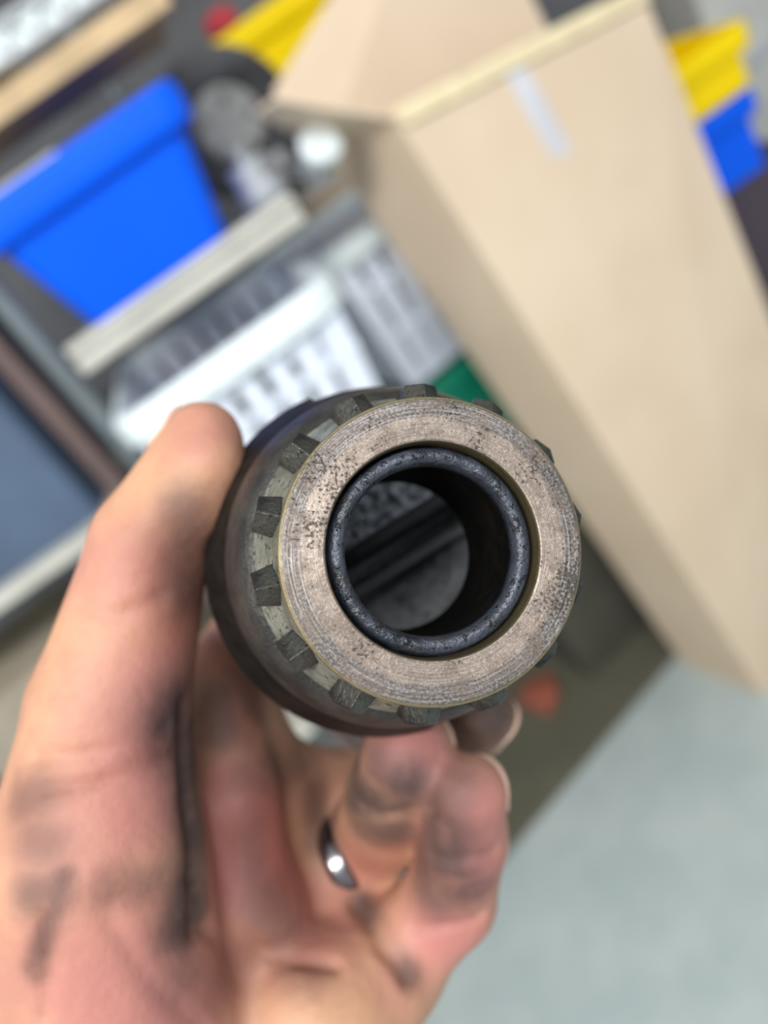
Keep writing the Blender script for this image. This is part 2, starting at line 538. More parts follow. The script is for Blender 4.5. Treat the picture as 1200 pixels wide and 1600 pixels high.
# ------------------------------------------------------------------ slatted baskets
def make_basket(label):
    t = empty('slatted_basket', label, 'basket', group='white slatted baskets')
    W, Dp, Hh, tp = 0.272, 0.36, 0.25, 0.84
    th = 0.004

    def P(u, v, q):
        """corner fractions u,v in -1..1, height q 0..1"""
        s = tp + (1 - tp) * q
        return Vector((u * W / 2 * s, v * Dp / 2 * s, q * Hh))
    sides = [((-1, -1), (1, -1), 7), ((1, -1), (1, 1), 8), ((1, 1), (-1, 1), 7), ((-1, 1), (-1, -1), 8)]
    for a, b, n in sides:
        for k in range(n):
            f0, f1 = (k + 0.16) / n, (k + 0.84) / n
            if k == 0: f0 = 0
            if k == n - 1: f1 = 1
            u0, v0 = a[0] + (b[0] - a[0]) * f0, a[1] + (b[1] - a[1]) * f0
            u1, v1 = a[0] + (b[0] - a[0]) * f1, a[1] + (b[1] - a[1]) * f1
            sc_ = 1 - 2 * th / min(W, Dp)
            MB().hexa([P(u0, v0, 0), P(u1, v1, 0), P(u1 * sc_, v1 * sc_, 0), P(u0 * sc_, v0 * sc_, 0),
                       P(u0, v0, .97), P(u1, v1, .97), P(u1 * sc_, v1 * sc_, .97), P(u0 * sc_, v0 * sc_, .97)]).build('slat', MT['white'], t)
    for q in (0.02, 0.36, 0.68):
        m = MB()
        for a, b, n in sides:
            e, dq = 1.012, 0.045
            s2 = 0.975
            m.hexa([P(a[0] * e, a[1] * e, q), P(b[0] * e, b[1] * e, q), P(b[0] * s2, b[1] * s2, q), P(a[0] * s2, a[1] * s2, q),
                    P(a[0] * e, a[1] * e, q + dq), P(b[0] * e, b[1] * e, q + dq), P(b[0] * s2, b[1] * s2, q + dq), P(a[0] * s2, a[1] * s2, q + dq)])
        m.build('band', MT['white'], t)
    MB().hexa([P(-1, -1, 0), P(1, -1, 0), P(1, 1, 0), P(-1, 1, 0), P(-1, -1, .03), P(1, -1, .03), P(1, 1, .03), P(-1, 1, .03)]).build('base', MT['white'], t)
    # rolled rim: rounded-rectangle loop with an outward-turned lip
    prof = [(0.0, -0.010), (0.0, 0.004), (0.005, 0.012), (0.013, 0.011), (0.018, 0.002), (0.018, -0.022), (0.014, -0.022), (0.012, -0.004), (0.006, 0.002), (0.006, -0.010)]
    loop = []
    r = 0.03
    for sx, sy, a0 in ((1, 1, 0), (-1, 1, 90), (-1, -1, 180), (1, -1, 270)):
        for k in range(6):
            a = math.radians(a0 + 90 * k / 5)
            loop.append((sx * (W / 2 - 0.004 - r) + r * math.cos(a), sy * (Dp / 2 - 0.004 - r) + r * math.sin(a), math.cos(a), math.sin(a)))
    n = len(loop)
    v = [(x + nx * o_, y + ny * o_, Hh + z) for o_, z in prof for x, y, nx, ny in loop]
    m = len(prof)
    f = [(k * n + i, k * n + (i + 1) % n, ((k + 1) % m) * n + (i + 1) % n, ((k + 1) % m) * n + i) for k in range(m) for i in range(n)]
    MB().add(v, f).build('rim', MT['rim'], t, smooth=False)
    return t


bk = make_basket('white slatted plastic basket with rounded rim, below the blue tote and behind the thumb')
bk.location = (-0.050, 1.052, 0.772)
bk.rotation_euler = (0, 0, math.radians(2))
bk2 = copy_tree(bk)
bk2['label'] = 'second white slatted basket, half hidden by the left side of the cardboard box'
q_ = atY(503, 412, 1.15)
ya_ = math.radians(12)
bx_, by_ = q_[0] + 0.146 * math.cos(ya_) - 0.19 * math.sin(ya_), 1.15 + 0.146 * math.sin(ya_) + 0.19 * math.cos(ya_)
bk2.location = (bx_, by_, q_[2] - 0.255)
bk2.rotation_euler = (0, 0, ya_)

t = empty('dark_filler', 'added dark bag shape that darkens the inside of the front white basket', 'filler', (-0.050, 1.052, 0.782), rot=(0, 0, 0.03))  # unseen filler, added to darken the basket behind its slots
MB().hexa([(-.1, -.13, 0), (.1, -.13, 0), (.1, .13, 0), (-.1, .13, 0), (-.09, -.115, .13), (.09, -.115, .13), (.09, .115, .13), (-.09, .115, .13)]).build('body', MT['black'], t, bevel=0.02, seg=3)
for y in (-.05, .05):
    MB().path([(-.06, y, .125), (-.05, y, .16), (0, y, .172), (.05, y, .16), (.06, y, .125)], .005).build('handle', MT['dark'], t)
# ------------------------------------------------------------------ cardboard box
cb = empty('cardboard_box', 'tall plain brown cardboard box with open flaps and a strip of tape', 'box', (0.362, 0.927, 0))
Cc, Dd = np.array([0.362, 0.927, 0.0]), np.array([0.307, 1.095, 0.0])
dl = Dd - Cc
dr = np.array([0.168, 0.055, 0]); dr /= np.linalg.norm(dr)
WB = 0.345
top = atY(620, 188, 0.955) - Cc
topr = atY(1008, -10, 1.05)
base = [Cc, Cc + dr * WB, Cc + dr * WB + dl, Dd]
tops = [Cc + top, topr, topr + dl, Cc + top + dl]
ctr = sum(base) / 4
def loc(p): return np.array(p) - Cc
TH = 0.005
def wall_panel(a, b, at, bt_, name='side_panel'):
    inn = np.cross(np.array(b) - np.array(a), np.array(at) - np.array(a)); inn /= np.linalg.norm(inn)
    if np.dot(inn, ctr - np.array(a)) < 0: inn = -inn
    inn = inn * TH
    q = [loc(a), loc(b), loc(b + inn), loc(a + inn), loc(at), loc(bt_), loc(bt_ + inn), loc(at + inn)]
    return MB().hexa(q).build(name, MT['card'], cb, bevel=0.002)
for i in range(4):
    j = (i + 1) % 4
    wall_panel(base[i], base[j], tops[i], tops[j])
e = np.array([0, 0, 0.004])
MB().hexa([loc(p) for p in base] + [loc(p + e) for p in base]).build('bottom_panel', MT['card'], cb)
def flap(a, b, c, d, name='flap', mat='card', th=0.005):
    n_ = np.cross(b - a, d - a); n_ = n_ / np.linalg.norm(n_) * th
    return MB().hexa([loc(p) for p in (a, b, c, d)] + [loc(p + n_) for p in (a, b, c, d)]).build(name, MT[mat], cb, bevel=0.0015)
T = tops
up_ = np.array([-0.06, 0.02, 1.0])
# front flap folded in, its cut edge standing a little proud of the front face
nf = np.cross(dr, top); nf /= np.linalg.norm(nf)
if np.dot(nf, dl) > 0: nf = -nf
dn_ = -top / np.linalg.norm(top)
flap(T[0] + dl * .05 + dr * .012, T[1] + dl * .05 - dr * .012, T[1] + dl * 0.25 - dr * .014 + dn_ * 0.12, T[0] + dl * 0.25 + dr * .014 + dn_ * 0.12)
fe = MB().hexa([loc(p) for p in (T[0] + nf * .007 - up_ * .010, T[1] + nf * .007 - up_ * .010, T[1], T[0], T[0] + nf * .007 + up_ * .010, T[1] + nf * .007 + up_ * .010, T[1] + up_ * .014, T[0] + up_ * .014)]).build('flap_crease', MT['cream'], cb, bevel=0.002)
fe['label'] = 'cream folded edge of the front flap'
# back flap stands up, slanting to the right; left flap sticks out over the baskets
FL0 = atY(430, 158, 0.917)
flap(T[3], T[2], T[2] + up_ * 0.30, atY(425, 146, 1.15))
flap(T[0], T[3], FL0 + dl * 0.3, FL0)
def on_front(u, v, off):
    return Cc + dr * WB * u + (top * (1 - u) + (topr - Cc - dr * WB) * u) * v + nf * off
tape = MB().hexa([loc(on_front(*q)) for q in ((.40, .885, .0005), (.48, .885, .0005), (.47, .995, .0005), (.39, .995, .0005), (.40, .885, .0015), (.48, .885, .0015), (.47, .995, .0015), (.39, .995, .0015))]).build('tape_strip', MT['tape'], cb)
tape['label'] = 'shiny pale packing tape on the front'
sc1 = MB().hexa([loc(on_front(*q)) for q in ((.44, .80, .0005), (.475, .80, .0005), (.465, .87, .0005), (.44, .87, .0005), (.44, .80, .001), (.475, .80, .001), (.465, .87, .001), (.44, .87, .001))]).build('scuff_mark', MT['scuff'], cb)

# ------------------------------------------------------------------ clutter on the shelves
def lathe_thing(name, label, cat, prof, mat, loc_, rot=(0, 0, 0), extra=None, n=40):
    t = empty(name, label, cat, loc_, rot=rot)
    MB().lathe(prof, n).build('body', MT[mat], t, smooth=False, bevel=0.001)
    return t


t = lathe_thing('brake_drum', 'round dark brake drum with grey hub standing behind the blue tote', 'brake drum',
                [(0.0, 0.03), (0.08, 0.03), (0.09, 0.0), (0.106, 0.0), (0.108, 0.004), (0.108, 0.065), (0.08, 0.07), (0.0, 0.07)], 'dark', (0.147, 1.42, 1.212), (math.radians(90), 0, 0))
MB().lathe([(0.0, 0.084), (0.046, 0.084), (0.054, 0.075), (0.054, 0.06)], 32).build('hub', MT['pale'], t)
for k in range(5):
    a = 2 * math.pi * k / 5
    MB().tube((0.036 * math.cos(a), 0.036 * math.sin(a), 0.08), (0.036 * math.cos(a), 0.036 * math.sin(a), 0.094), 0.005, 8).build('wheel_stud', MT['grey'], t)
t = lathe_thing('motor_housing', 'bright aluminium motor housing just right of the blue tote', 'housing',
                [(0, 0), (0.030, 0), (0.031, 0.02), (0.027, 0.024), (0.027, 0.045), (0.022, 0.052), (0, 0.052)], 'alu', (0.105, 1.045, 1.115))
MB().tube((0, 0, 0.05), (0, 0, 0.066), 0.008, 12).build('shaft_stub', MT['alu'], t)
t = lathe_thing('metal_canister', 'small shiny metal canister with round lid beside the box flap', 'canister',
                [(0, 0), (0.022, 0), (0.023, 0.003), (0.023, 0.04), (0.020, 0.044), (0, 0.044)], 'alu', (0.172, 1.02, 1.112), (math.radians(55), 0, math.radians(20)))
MB().lathe([(0.024, 0.036), (0.0255, 0.038), (0.0255, 0.048), (0.02, 0.052), (0, 0.052)], 32).build('lid', MT['rim'], t)
t = lathe_thing('pulley_wheel', 'grey grooved pulley wheel lying between housing and canister', 'pulley',
                [(0, 0), (0.034, 0), (0.034, 0.004), (0.024, 0.011), (0.034, 0.018), (0.034, 0.022), (0, 0.022)], 'grey', (0.148, 1.09, 1.115))
MB().tube((0, 0, 0.02), (0, 0, 0.04), 0.010, 14).build('hub', MT['alu'], t)
t = empty('steel_bracket', 'dark steel angle bracket leaning under the flap behind the canister', 'bracket', (0.172, 1.14, 1.099))
MB().box((0, 0, 0.003), (0.07, 0.06, 0.006)).build('base_plate', MT['black'], t, bevel=0.001)
MB().box((0, 0.027, 0.034), (0.07, 0.006, 0.06)).build('upright_plate', MT['black'], t, bevel=0.001)

def casting(name, label, cat, loc_, s, mat, rz=0):
    t = empty(name, label, cat, loc_, rot=(0, 0, rz))
    MB().box((0, 0, s * .3), (s * 1.5, s, s * .6)).build('housing', MT[mat], t, bevel=s * 0.1)
    MB().tube((-s * .3, -s * .5, s * .35), (-s * .3, -s * .72, s * .35), s * .24, 18).build('flange', MT[mat], t, bevel=s * .03)
    MB().tube((s * .35, 0, s * .6), (s * .35, 0, s * .85), s * .18, 16).build('neck', MT[mat], t, bevel=s * .03)
    for k in (-1, 1):
        MB().tube((-s * .3 + k * s * .3, -s * .45, s * .35), (-s * .3 + k * s * .3, -s * .55, s * .35), s * .06, 8).build('bolt', MT['alu'], t)
    return t
casting('pump_housing', 'dark grey cast pump housing at far left above the blue tote', 'pump', (-0.155, 1.40, 1.222), 0.085, 'dark', 0.2)
casting('gearbox_casting', 'mid grey gearbox casting above the right half of the blue tote', 'gearbox', (-0.02, 1.40, 1.222), 0.085, 'grey', -0.3)
t = empty('parts_crate', 'black steel parts crate behind the blue tote carrying castings', 'crate', (-0.085, 1.40, 1.115))
MB().box((0, 0, 0.004), (0.25, 0.17, 0.008)).build('base', MT['black'], t)
for sx in (-1, 1): MB().box((sx * .123, 0, .055), (.004, .17, .095)).build('side_panel', MT['black'], t)
for sy in (-1, 1): MB().box((0, sy * .083, .055), (.25, .004, .095)).build('side_panel', MT['black'], t)
MB().box((0, 0, .1015), (.252, .172, .005)).build('lid', MT['black'], t)
t = empty('plastic_lid', 'pale grey flat plastic lid lying on the blue tote rim at the left edge', 'lid', (-0.165, 1.16, 1.2805), rot=(0, 0, 0.1))
MB().box((0, 0, 0.006), (0.17, 0.2, 0.012)).build('panel', MT['pale'], t, bevel=0.004)
MB().box((0, 0, 0.016), (0.05, 0.02, 0.008)).build('grip', MT['pale'], t, bevel=0.003)
t = lathe_thing('screw_cap', 'small red plastic screw cap on top of the round dark casting', 'cap', [(0, 0), (0.020, 0), (0.020, 0.02), (0.016, 0.026), (0, 0.026)], 'red', (0.195, 1.22, 1.302))
for k in range(16):
    a = 2 * math.pi * k / 16
    MB().box((0.0205 * math.cos(a), 0.0205 * math.sin(a), 0.011), (0.003, 0.003, 0.016)).build('grip_rib', MT['red'], t)

t = lathe_thing('paint_tin', 'yellow tin standing on the top shelf behind the truss edge', 'tin', [(0, 0), (0.034, 0), (0.035, 0.003), (0.035, 0.11), (0, 0.11)], 'yellow', (-0.085, 1.055, 1.3745))
MB().lathe([(0.036, 0.106), (0.0365, 0.108), (0.0365, 0.114), (0.033, 0.116), (0.03, 0.112), (0, 0.112)], 32).build('lid', MT['alu'], t)
# ------------------------------------------------------------------ things at the right edge
t = empty('stacked_carton', 'dark plum carton standing under the blue tote at the right edge', 'carton', (0.86, 1.46, 0))
MB().box((0, 0, 0.33), (0.30, 0.30, 0.66)).build('body', MT['plum'], t, bevel=0.004)
for s_ in (-1, 1): MB().box((0, s_ * 0.076, 0.663), (0.30, 0.146, 0.005)).build('flap', MT['plum'], t, bevel=0.001)
bt2 = make_tote('storage_tote', 'smaller blue tote right of the cardboard box, under a yellow tote', 'tote', 0.26, 0.30, 0.135, MT['blue'], 0.86)
bt2.location = (0.82, 1.45, 0.667)
yt2 = make_tote('storage_tote', 'yellow tote stacked on the small blue tote at the right edge', 'tote', 0.28, 0.30, 0.10, MT['yellow'], 0.84)
yt2.location = (0.83, 1.45, 0.803)
yt2.rotation_euler = (0, 0, math.radians(3))
t = empty('grey_duct', 'pale grey sheet-metal duct standing behind the right-hand totes', 'duct', (1.25, 1.72, 0))
MB().box((0, 0, 0.6), (0.26, 0.16, 1.2)).build('body', MT['pale'], t, bevel=0.01)
for z_ in (0.3, 0.75, 1.15): MB().box((0, 0, z_), (0.28, 0.18, 0.02)).build('seam', MT['alu'], t, bevel=0.002)

# ------------------------------------------------------------------ on the floor
t = empty('rubber_mat', 'olive-grey rubber floor mat beside the foot of the cardboard box', 'mat', (-0.19, 0.955, 0), rot=(0, 0, math.atan2(0.155, 0.489)))
MB().box((0.33, 0.24, 0.004), (0.68, 0.48, 0.008)).build('sheet', MT['mat'], t, bevel=0.002)
for k in range(53):
    MB().box((0.002 + 0.0125 * k, 0.24, 0.009), (0.005, 0.47, 0.002)).build('rib', MT['mat'], t)
MB().box((0.0, 0.03, 0.012), (0.03, 0.06, 0.012)).build('corner_weight', MT['black'], t, bevel=0.003)
# crumpled rag
bm = bmesh.new()
bmesh.ops.create_icosphere(bm, subdivisions=4, radius=0.045)
rs = np.random.RandomState(3)
bumps = [(Vector(rs.normal(size=3)).normalized(), rs.uniform(0.3, 0.6)) for _ in range(14)]
for v in bm.verts:
    n_ = v.co.normalized()
    k = 1 + sum(a_ * 0.55 * math.exp(-((n_ - b_).length / 0.38) ** 2) for b_, a_ in bumps) - 0.2
    v.co = Vector((v.co.x * k * 0.95, v.co.y * k * 1.1, max(-0.012, v.co.z * k * 0.55)))
me = D.meshes.new('shop_rag'); bm.to_mesh(me); bm.free()
rg = link('shop_rag', me, MT['rag'], None, True)
tag(rg, 'crumpled rust-red shop rag lying on the olive mat', 'rag')
rg.location = (0.05, 1.225, 0.022)
t = make_tote('bucket', 'green plastic tub below the second white basket, left of the cardboard box', 'tub', 0.26, 0.34, 0.16, MT['green'], 0.8)
GZ = q_[2] - 0.255 - 0.165
t.location = (bx_, by_, GZ)
t.rotation_euler = (0, 0, ya_)
gs = empty('dark_carton', 'carton under the green tub, coloured as dark as the shaded mat', 'carton', (bx_, by_, 0), rot=(0, 0, ya_))
MB().box((0, 0, (GZ - .006 + .0105) / 2), (0.24, 0.32, GZ - .006 - .0105)).build('body', MT['olive'], gs, bevel=0.003)
for s_ in (-1, 1): MB().box((0, s_ * 0.08, GZ - .0035), (0.24, 0.155, 0.005)).build('flap', MT['olive'], gs, bevel=0.001)

# ------------------------------------------------------------------ the gear shaft in the hand
A0 = np.array([6.45, 4.75, 98.5])
ax = np.array([-0.160, 0.082, 1.0]); ax /= np.linalg.norm(ax)
ex = np.array([1.0, 0, 0]); ex = ex - ax * ex.dot(ax); ex /= np.linalg.norm(ex)
ey = np.cross(ex, ax)
if ey[1] > 0: ey = -ey                         # local y points up in the picture
gear = empty('gear_shaft', 'greasy steel gear shaft with hollow toothed end held in the hand', 'gear shaft')
m4 = np.eye(4)
m4[:3, 0], m4[:3, 1], m4[:3, 2] = RC @ ex, RC @ ey, RC @ ax
m4[:3, 3] = to_world(A0)
gear.matrix_world = Matrix(m4.tolist())
k_ = 0.001
def mmprof(p): return [(r * k_, s * k_) for r, s in p]
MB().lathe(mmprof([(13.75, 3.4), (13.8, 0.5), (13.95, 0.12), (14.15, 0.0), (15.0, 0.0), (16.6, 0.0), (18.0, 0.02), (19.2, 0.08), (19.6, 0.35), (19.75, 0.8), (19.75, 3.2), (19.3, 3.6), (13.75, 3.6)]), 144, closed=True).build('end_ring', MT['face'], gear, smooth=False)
seal = MB().lathe(mmprof([(13.7, 3.3), (13.4, 2.9), (13.25, 2.1), (12.9, 1.7), (12.1, 1.55), (11.6, 1.75), (11.3, 2.2), (11.15, 3.0), (11.1, 4.5), (13.7, 4.5)]), 144, closed=True)
seal_mat = oily_steel('oily_black_seal_rubber', (0.016, 0.019, 0.026), (0.045, 0.052, 0.07), (0.03, 0.022, 0.014), 0.34, 1.0, 0.1)
so = seal.build('seal_ring', seal_mat, gear, smooth=True)
so['label'] = 'black oily rubber seal inside the end ring'
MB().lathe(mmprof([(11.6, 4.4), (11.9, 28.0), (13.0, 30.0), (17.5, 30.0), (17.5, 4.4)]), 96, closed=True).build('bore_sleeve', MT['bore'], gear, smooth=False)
collar = MB().lathe(mmprof([(17.4, 3.7), (18.9, 3.7), (19.5, 4.4), (20.2, 8.0), (22.5, 14.6), (22.8, 15.2), (22.8, 16.6), (22.5, 17.2), (17.4, 17.2)]), 112, closed=True).build('toothed_collar', MT['collar'], gear)
# dog teeth: pointed front with a raised centre ridge
def tooth_mesh():
    r0, r1 = 19.0, 23.2
    w0, w1 = 3.1, 2.2         # half width at root and tip
    sf, sm, sb = 4.3, 8.2, 16.6
    v = [(r0, -w0, sm), (r0, 0, sf), (r0, w0, sm), (r0, w0, sb), (r0, -w0, sb),
         (r1, -w1, sm + .4), (r1 - .25, 0, sf + 1.9), (r1, w1, sm + .4), (r1, w1, sb), (r1, -w1, sb)]
    f = [(4, 3, 2, 1, 0), (5, 6, 7, 8, 9), (0, 1, 6, 5), (1, 2, 7, 6), (2, 3, 8, 7), (3, 4, 9, 8), (4, 0, 5, 9)]
    return MB().add([tuple(c * k_ for c in q) for q in v], f).mesh('tooth')
tm = tooth_mesh()
tm.materials.append(MT['tooth'])
for i in range(14):
    o = D.objects.new('tooth', tm)
    C.objects.link(o)
    o.parent = collar
    o.rotation_euler = (0, 0, math.radians(90 + 360 / 14 * i))
    b = o.modifiers.new('bevel', 'BEVEL'); b.width, b.segments = 0.00022, 2
# flaring drum with two side windows
outer = [(20.6, 16.6), (26.2, 27.5), (27.6, 30.5), (29.4, 35.0), (31.2, 40.0), (31.5, 45.0), (31.5, 52.0), (31.5, 72.0), (31.5, 78.0), (29.6, 80.5), (16.0, 81.5)]
inner = [(12.0, 81.5), (12.0, 77.0), (26.5, 76.5), (27.2, 72.0), (27.2, 52.0), (26.0, 44.0), (22.5, 37.5), (17.4, 31.2), (17.4, 16.6)]
pr = mmprof(outer + inner)
N = 96
ia, ja = outer.index((29.4, 35.0)), outer.index((31.5, 72.0))
ib, jb = len(outer) + inner.index((27.2, 72.0)), len(outer) + inner.index((22.5, 37.5))
def inwin(i):
    a = (i + .5) * 360 / N
    a = (a + 180) % 360 - 180
    return -75 < a < 118
dm = MB().lathe(pr, N, closed=True, skip=lambda k, i: inwin(i) and (ia <= k < ja or ib <= k < jb))
def vi(k, i): return k * N + i % N
win = [i for i in range(-N // 2, N // 2) if inwin(i % N)]
i0, i1 = min(win), max(win) + 1
for i in range(i0, i1):                                   # window reveals
    dm.f.append((vi(ia, i), vi(ia, i + 1), vi(jb, i + 1), vi(jb, i)))
    dm.f.append((vi(ja, i), vi(ja, i + 1), vi(ib, i + 1), vi(ib, i)))
for i in (i0, i1):
    dm.f.append(tuple(vi(k, i) for k in list(range(ia, ja + 1)) + list(range(ib, jb + 1))))
dr_o = dm.build('drum', MT['drum'], gear, smooth=True)
MB().lathe(mmprof([(20.8, 16.4), (23.3, 16.9), (24.8, 18.6), (26.2, 22.0), (27.0, 26.0), (27.3, 28.5), (27.1, 30.2), (26.0, 31.0), (20.0, 31.0), (20.0, 16.4)]), 96, closed=True).build('flange', MT['flange'], gear, smooth=True)
MB().lathe(mmprof([(11.9, 78), (11.9, 99), (9.0, 100), (9.0, 78)]), 64, closed=True).build('tail_tube', MT['drum'], gear, smooth=False)
# inside: cross pin and a side gear darkened for shade
MB().tube((-0.0235, -0.0147, 0.0475), (0.0235, 0.0147, 0.0475), 0.0044, 24).build('cross_pin', MT['pin'], gear, smooth=False)
sg = MB().lathe(mmprof([(0.1, 61.5), (3.5, 61.2), (9, 59.0), (16, 54.6), (21, 54.4), (22, 56), (22, 76.4), (0.1, 76.4)]), 72).build('side_gear', MT['worn'], gear, smooth=False)
# added pale block, painting light into the cavity's upper left above the pin
u_ = np.array([0.846, 0.533]); w_ = np.array([-0.533, 0.846])
rs2 = np.random.RandomState(8)
blk = MB()
nu_, nw_ = 40, 18
gv = []
for layer in (0, 1):
    for i in range(nu_):
        for j in range(nw_):
            t_ = j / (nw_ - 1)
            hw = 4.6 + t_ * 15.0
            half = math.sqrt(max(1.0, 21.0 ** 2 - hw ** 2))
            p_ = u_ * (-half + 2 * half * i / (nu_ - 1)) + w_ * hw
            rough_ = rs2.uniform(-0.9, 0.9) if 0 < j < nw_ - 1 else 0
            gv.append((p_[0] * k_, p_[1] * k_, ((50.2 + rough_ - (1.2 if j == 0 else 0)) if layer == 0 else 56.5) * k_))
L_ = nu_ * nw_
gf = []
for i in range(nu_ - 1):
    for j in range(nw_ - 1):
        q0 = i * nw_ + j
        gf.append((q0, q0 + 1, q0 + nw_ + 1, q0 + nw_)); gf.append((L_ + q0, L_ + q0 + nw_, L_ + q0 + nw_ + 1, L_ + q0 + 1))
rim_ = [i * nw_ for i in range(nu_)] + [(nu_ - 1) * nw_ + j for j in range(1, nw_)] + [i * nw_ + nw_ - 1 for i in range(nu_ - 2, -1, -1)] + list(range(nw_ - 2, 0, -1))
for a_, b_ in zip(rim_, rim_[1:] + rim_[:1]): gf.append((a_, b_, L_ + b_, L_ + a_))
cbk = blk.add(gv, gf).build('lit_block', MT['cast'], gear, smooth=False)
cbk['label'] = 'added pale rough block for the lit part seen through the bore'
for off, za, zb in ((5.6, 48.2, 48.6), (3.2, 45.4, 46.6)):  # bright rods shaped as the light streak along the block edge
    pa, pb = w_ * off - u_ * 17, w_ * (off + 0.3) - u_ * 3
    MB().tube((pa[0] * k_, pa[1] * k_, za * k_), (pb[0] * k_, pb[1] * k_, zb * k_), 0.00045, 10).build('bright_streak', MT['alu'], gear)

# ------------------------------------------------------------------ the hand (one continuous surface from a distance field)
J = dict(
    W0=(mm(60, 2250, 165), 27), W1=(mm(330, 2200, 172), 26), WA=(mm(170, 1950, 152), 23), WB=(mm(420, 1930, 158), 22),
    T0=(mm(190, 1640, 142), 22), T1=(mm(150, 1340, 137), 19.0), TM=(mm(172, 1105, 137), 13.8), TI=(mm(236, 850, 137), 10.2), TT=(mm(317, 688, 136), 6.9),
    HA=(mm(480, 1760, 150), 22), HB=(mm(500, 1590, 151), 17), HC=(mm(585, 1530, 155), 11),
    IM=(mm(345, 1075, 172), 10.5), IP=(mm(410, 960, 200), 9.5), ID=(mm(560, 930, 215), 8.8), IT=(mm(670, 960, 213), 7.6),
    MM=(mm(415, 1225, 174), 10.2), MP=(mm(575, 1240, 188), 9.5), MD=(mm(695, 1172, 180), 8.8), MTp=(mm(752, 1115, 169), 7.6),
    RM=(mm(478, 1375, 171), 10), RP=(mm(578, 1318, 172), 9.6), RD=(mm(618, 1235, 159), 9.8), RT=(mm(636, 1176, 149), 9.0),
    PM=(mm(612, 1505, 160), 9.6), PP=(mm(703, 1405, 156), 9), PD=(mm(724, 1310, 149), 8.3), PT=(mm(731, 1240, 143), 7.2),
    PC=(mm(340, 1560, 160), 20), K1=(mm(345, 1120, 163), 8.5), K2=(mm(372, 1250, 155), 8.0), K3=(mm(395, 1420, 153), 9.5),
)
chains_palm = [('W0', 'WA'), ('W1', 'WB'), ('W0', 'W1'), ('WA', 'WB'), ('WA', 'T0'), ('T0', 'T1'), ('WB', 'HA'), ('HA', 'HB'), ('HB', 'HC'), ('HC', 'PM'),
               ('T0', 'PC'), ('PC', 'HA'), ('PC', 'IM'), ('PC', 'MM'), ('PC', 'RM'), ('PC', 'PM'), ('IM', 'MM'), ('MM', 'RM'), ('RM', 'PM'), ('K1', 'K2'), ('K2', 'K3'), ('K3', 'PC')]
fingers = [['T1', 'TM', 'TI', 'TT'], ['IM', 'IP', 'ID', 'IT'], ['MM', 'MP', 'MD', 'MTp'], ['RM', 'RP', 'RD', 'RT'], ['PM', 'PP', 'PD', 'PT']]
VX = 1.1
lo = np.array([-112.0, -32.0, 106.0]); hi = np.array([46.0, 212.0, 234.0])
dims = ((hi - lo) / VX).astype(int) + 1
gx, gy, gz = [(lo[i] + VX * np.arange(dims[i])).astype(np.float32) for i in range(3)]


def cone(a, ra, b, rb, big):
    """distance to a rounded cone, only in a padded box around it"""
    pad = max(ra, rb) + 14
    l, h = np.minimum(a, b) - pad, np.maximum(a, b) + pad
    i0 = np.clip(np.floor((l - lo) / VX).astype(int), 0, dims); i1 = np.clip(np.ceil((h - lo) / VX).astype(int) + 1, 0, dims)
    sl = tuple(slice(i0[q], i1[q]) for q in range(3))
    X, Y, Z = gx[sl[0]][:, None, None], gy[sl[1]][None, :, None], gz[sl[2]][None, None, :]
    d = b - a
    t = np.clip(((X - a[0]) * d[0] + (Y - a[1]) * d[1] + (Z - a[2]) * d[2]) / max(1e-6, d.dot(d)), 0, 1)
    return sl, np.sqrt((X - a[0] - t * d[0]) ** 2 + (Y - a[1] - t * d[1]) ** 2 + (Z - a[2] - t * d[2]) ** 2) - (ra + (rb - ra) * t)


def smin_into(F, sl, d, k):
    a = F[sl]
    h = np.clip(0.5 + 0.5 * (a - d) / k, 0, 1)
    F[sl] = a * (1 - h) + d * h - k * h * (1 - h)


F = np.full(dims, 50.0, np.float32)
for a, b in chains_palm:
    sl, d = cone(J[a][0], J[a][1], J[b][0], J[b][1], F)
    smin_into(F, sl, d, 4.0)
for ch in fingers:
    G = np.full(dims, 50.0, np.float32)
    for a, b in zip(ch[:-1], ch[1:]):
        sl, d = cone(J[a][0], J[a][1], J[b][0], J[b][1], G)
        smin_into(G, sl, d, 2.0)
    if ch[0] == 'T1':                 # fleshy thumb pad
        sl, d = cone(mm(322, 730, 133), 6.8, mm(300, 775, 134), 8.0, G)
        smin_into(G, sl, d, 3.0)
    h = np.clip(0.5 + 0.5 * (F - G) / 2.5, 0, 1)
    F = F * (1 - h) + G * h - 2.5 * h * (1 - h)
    del G
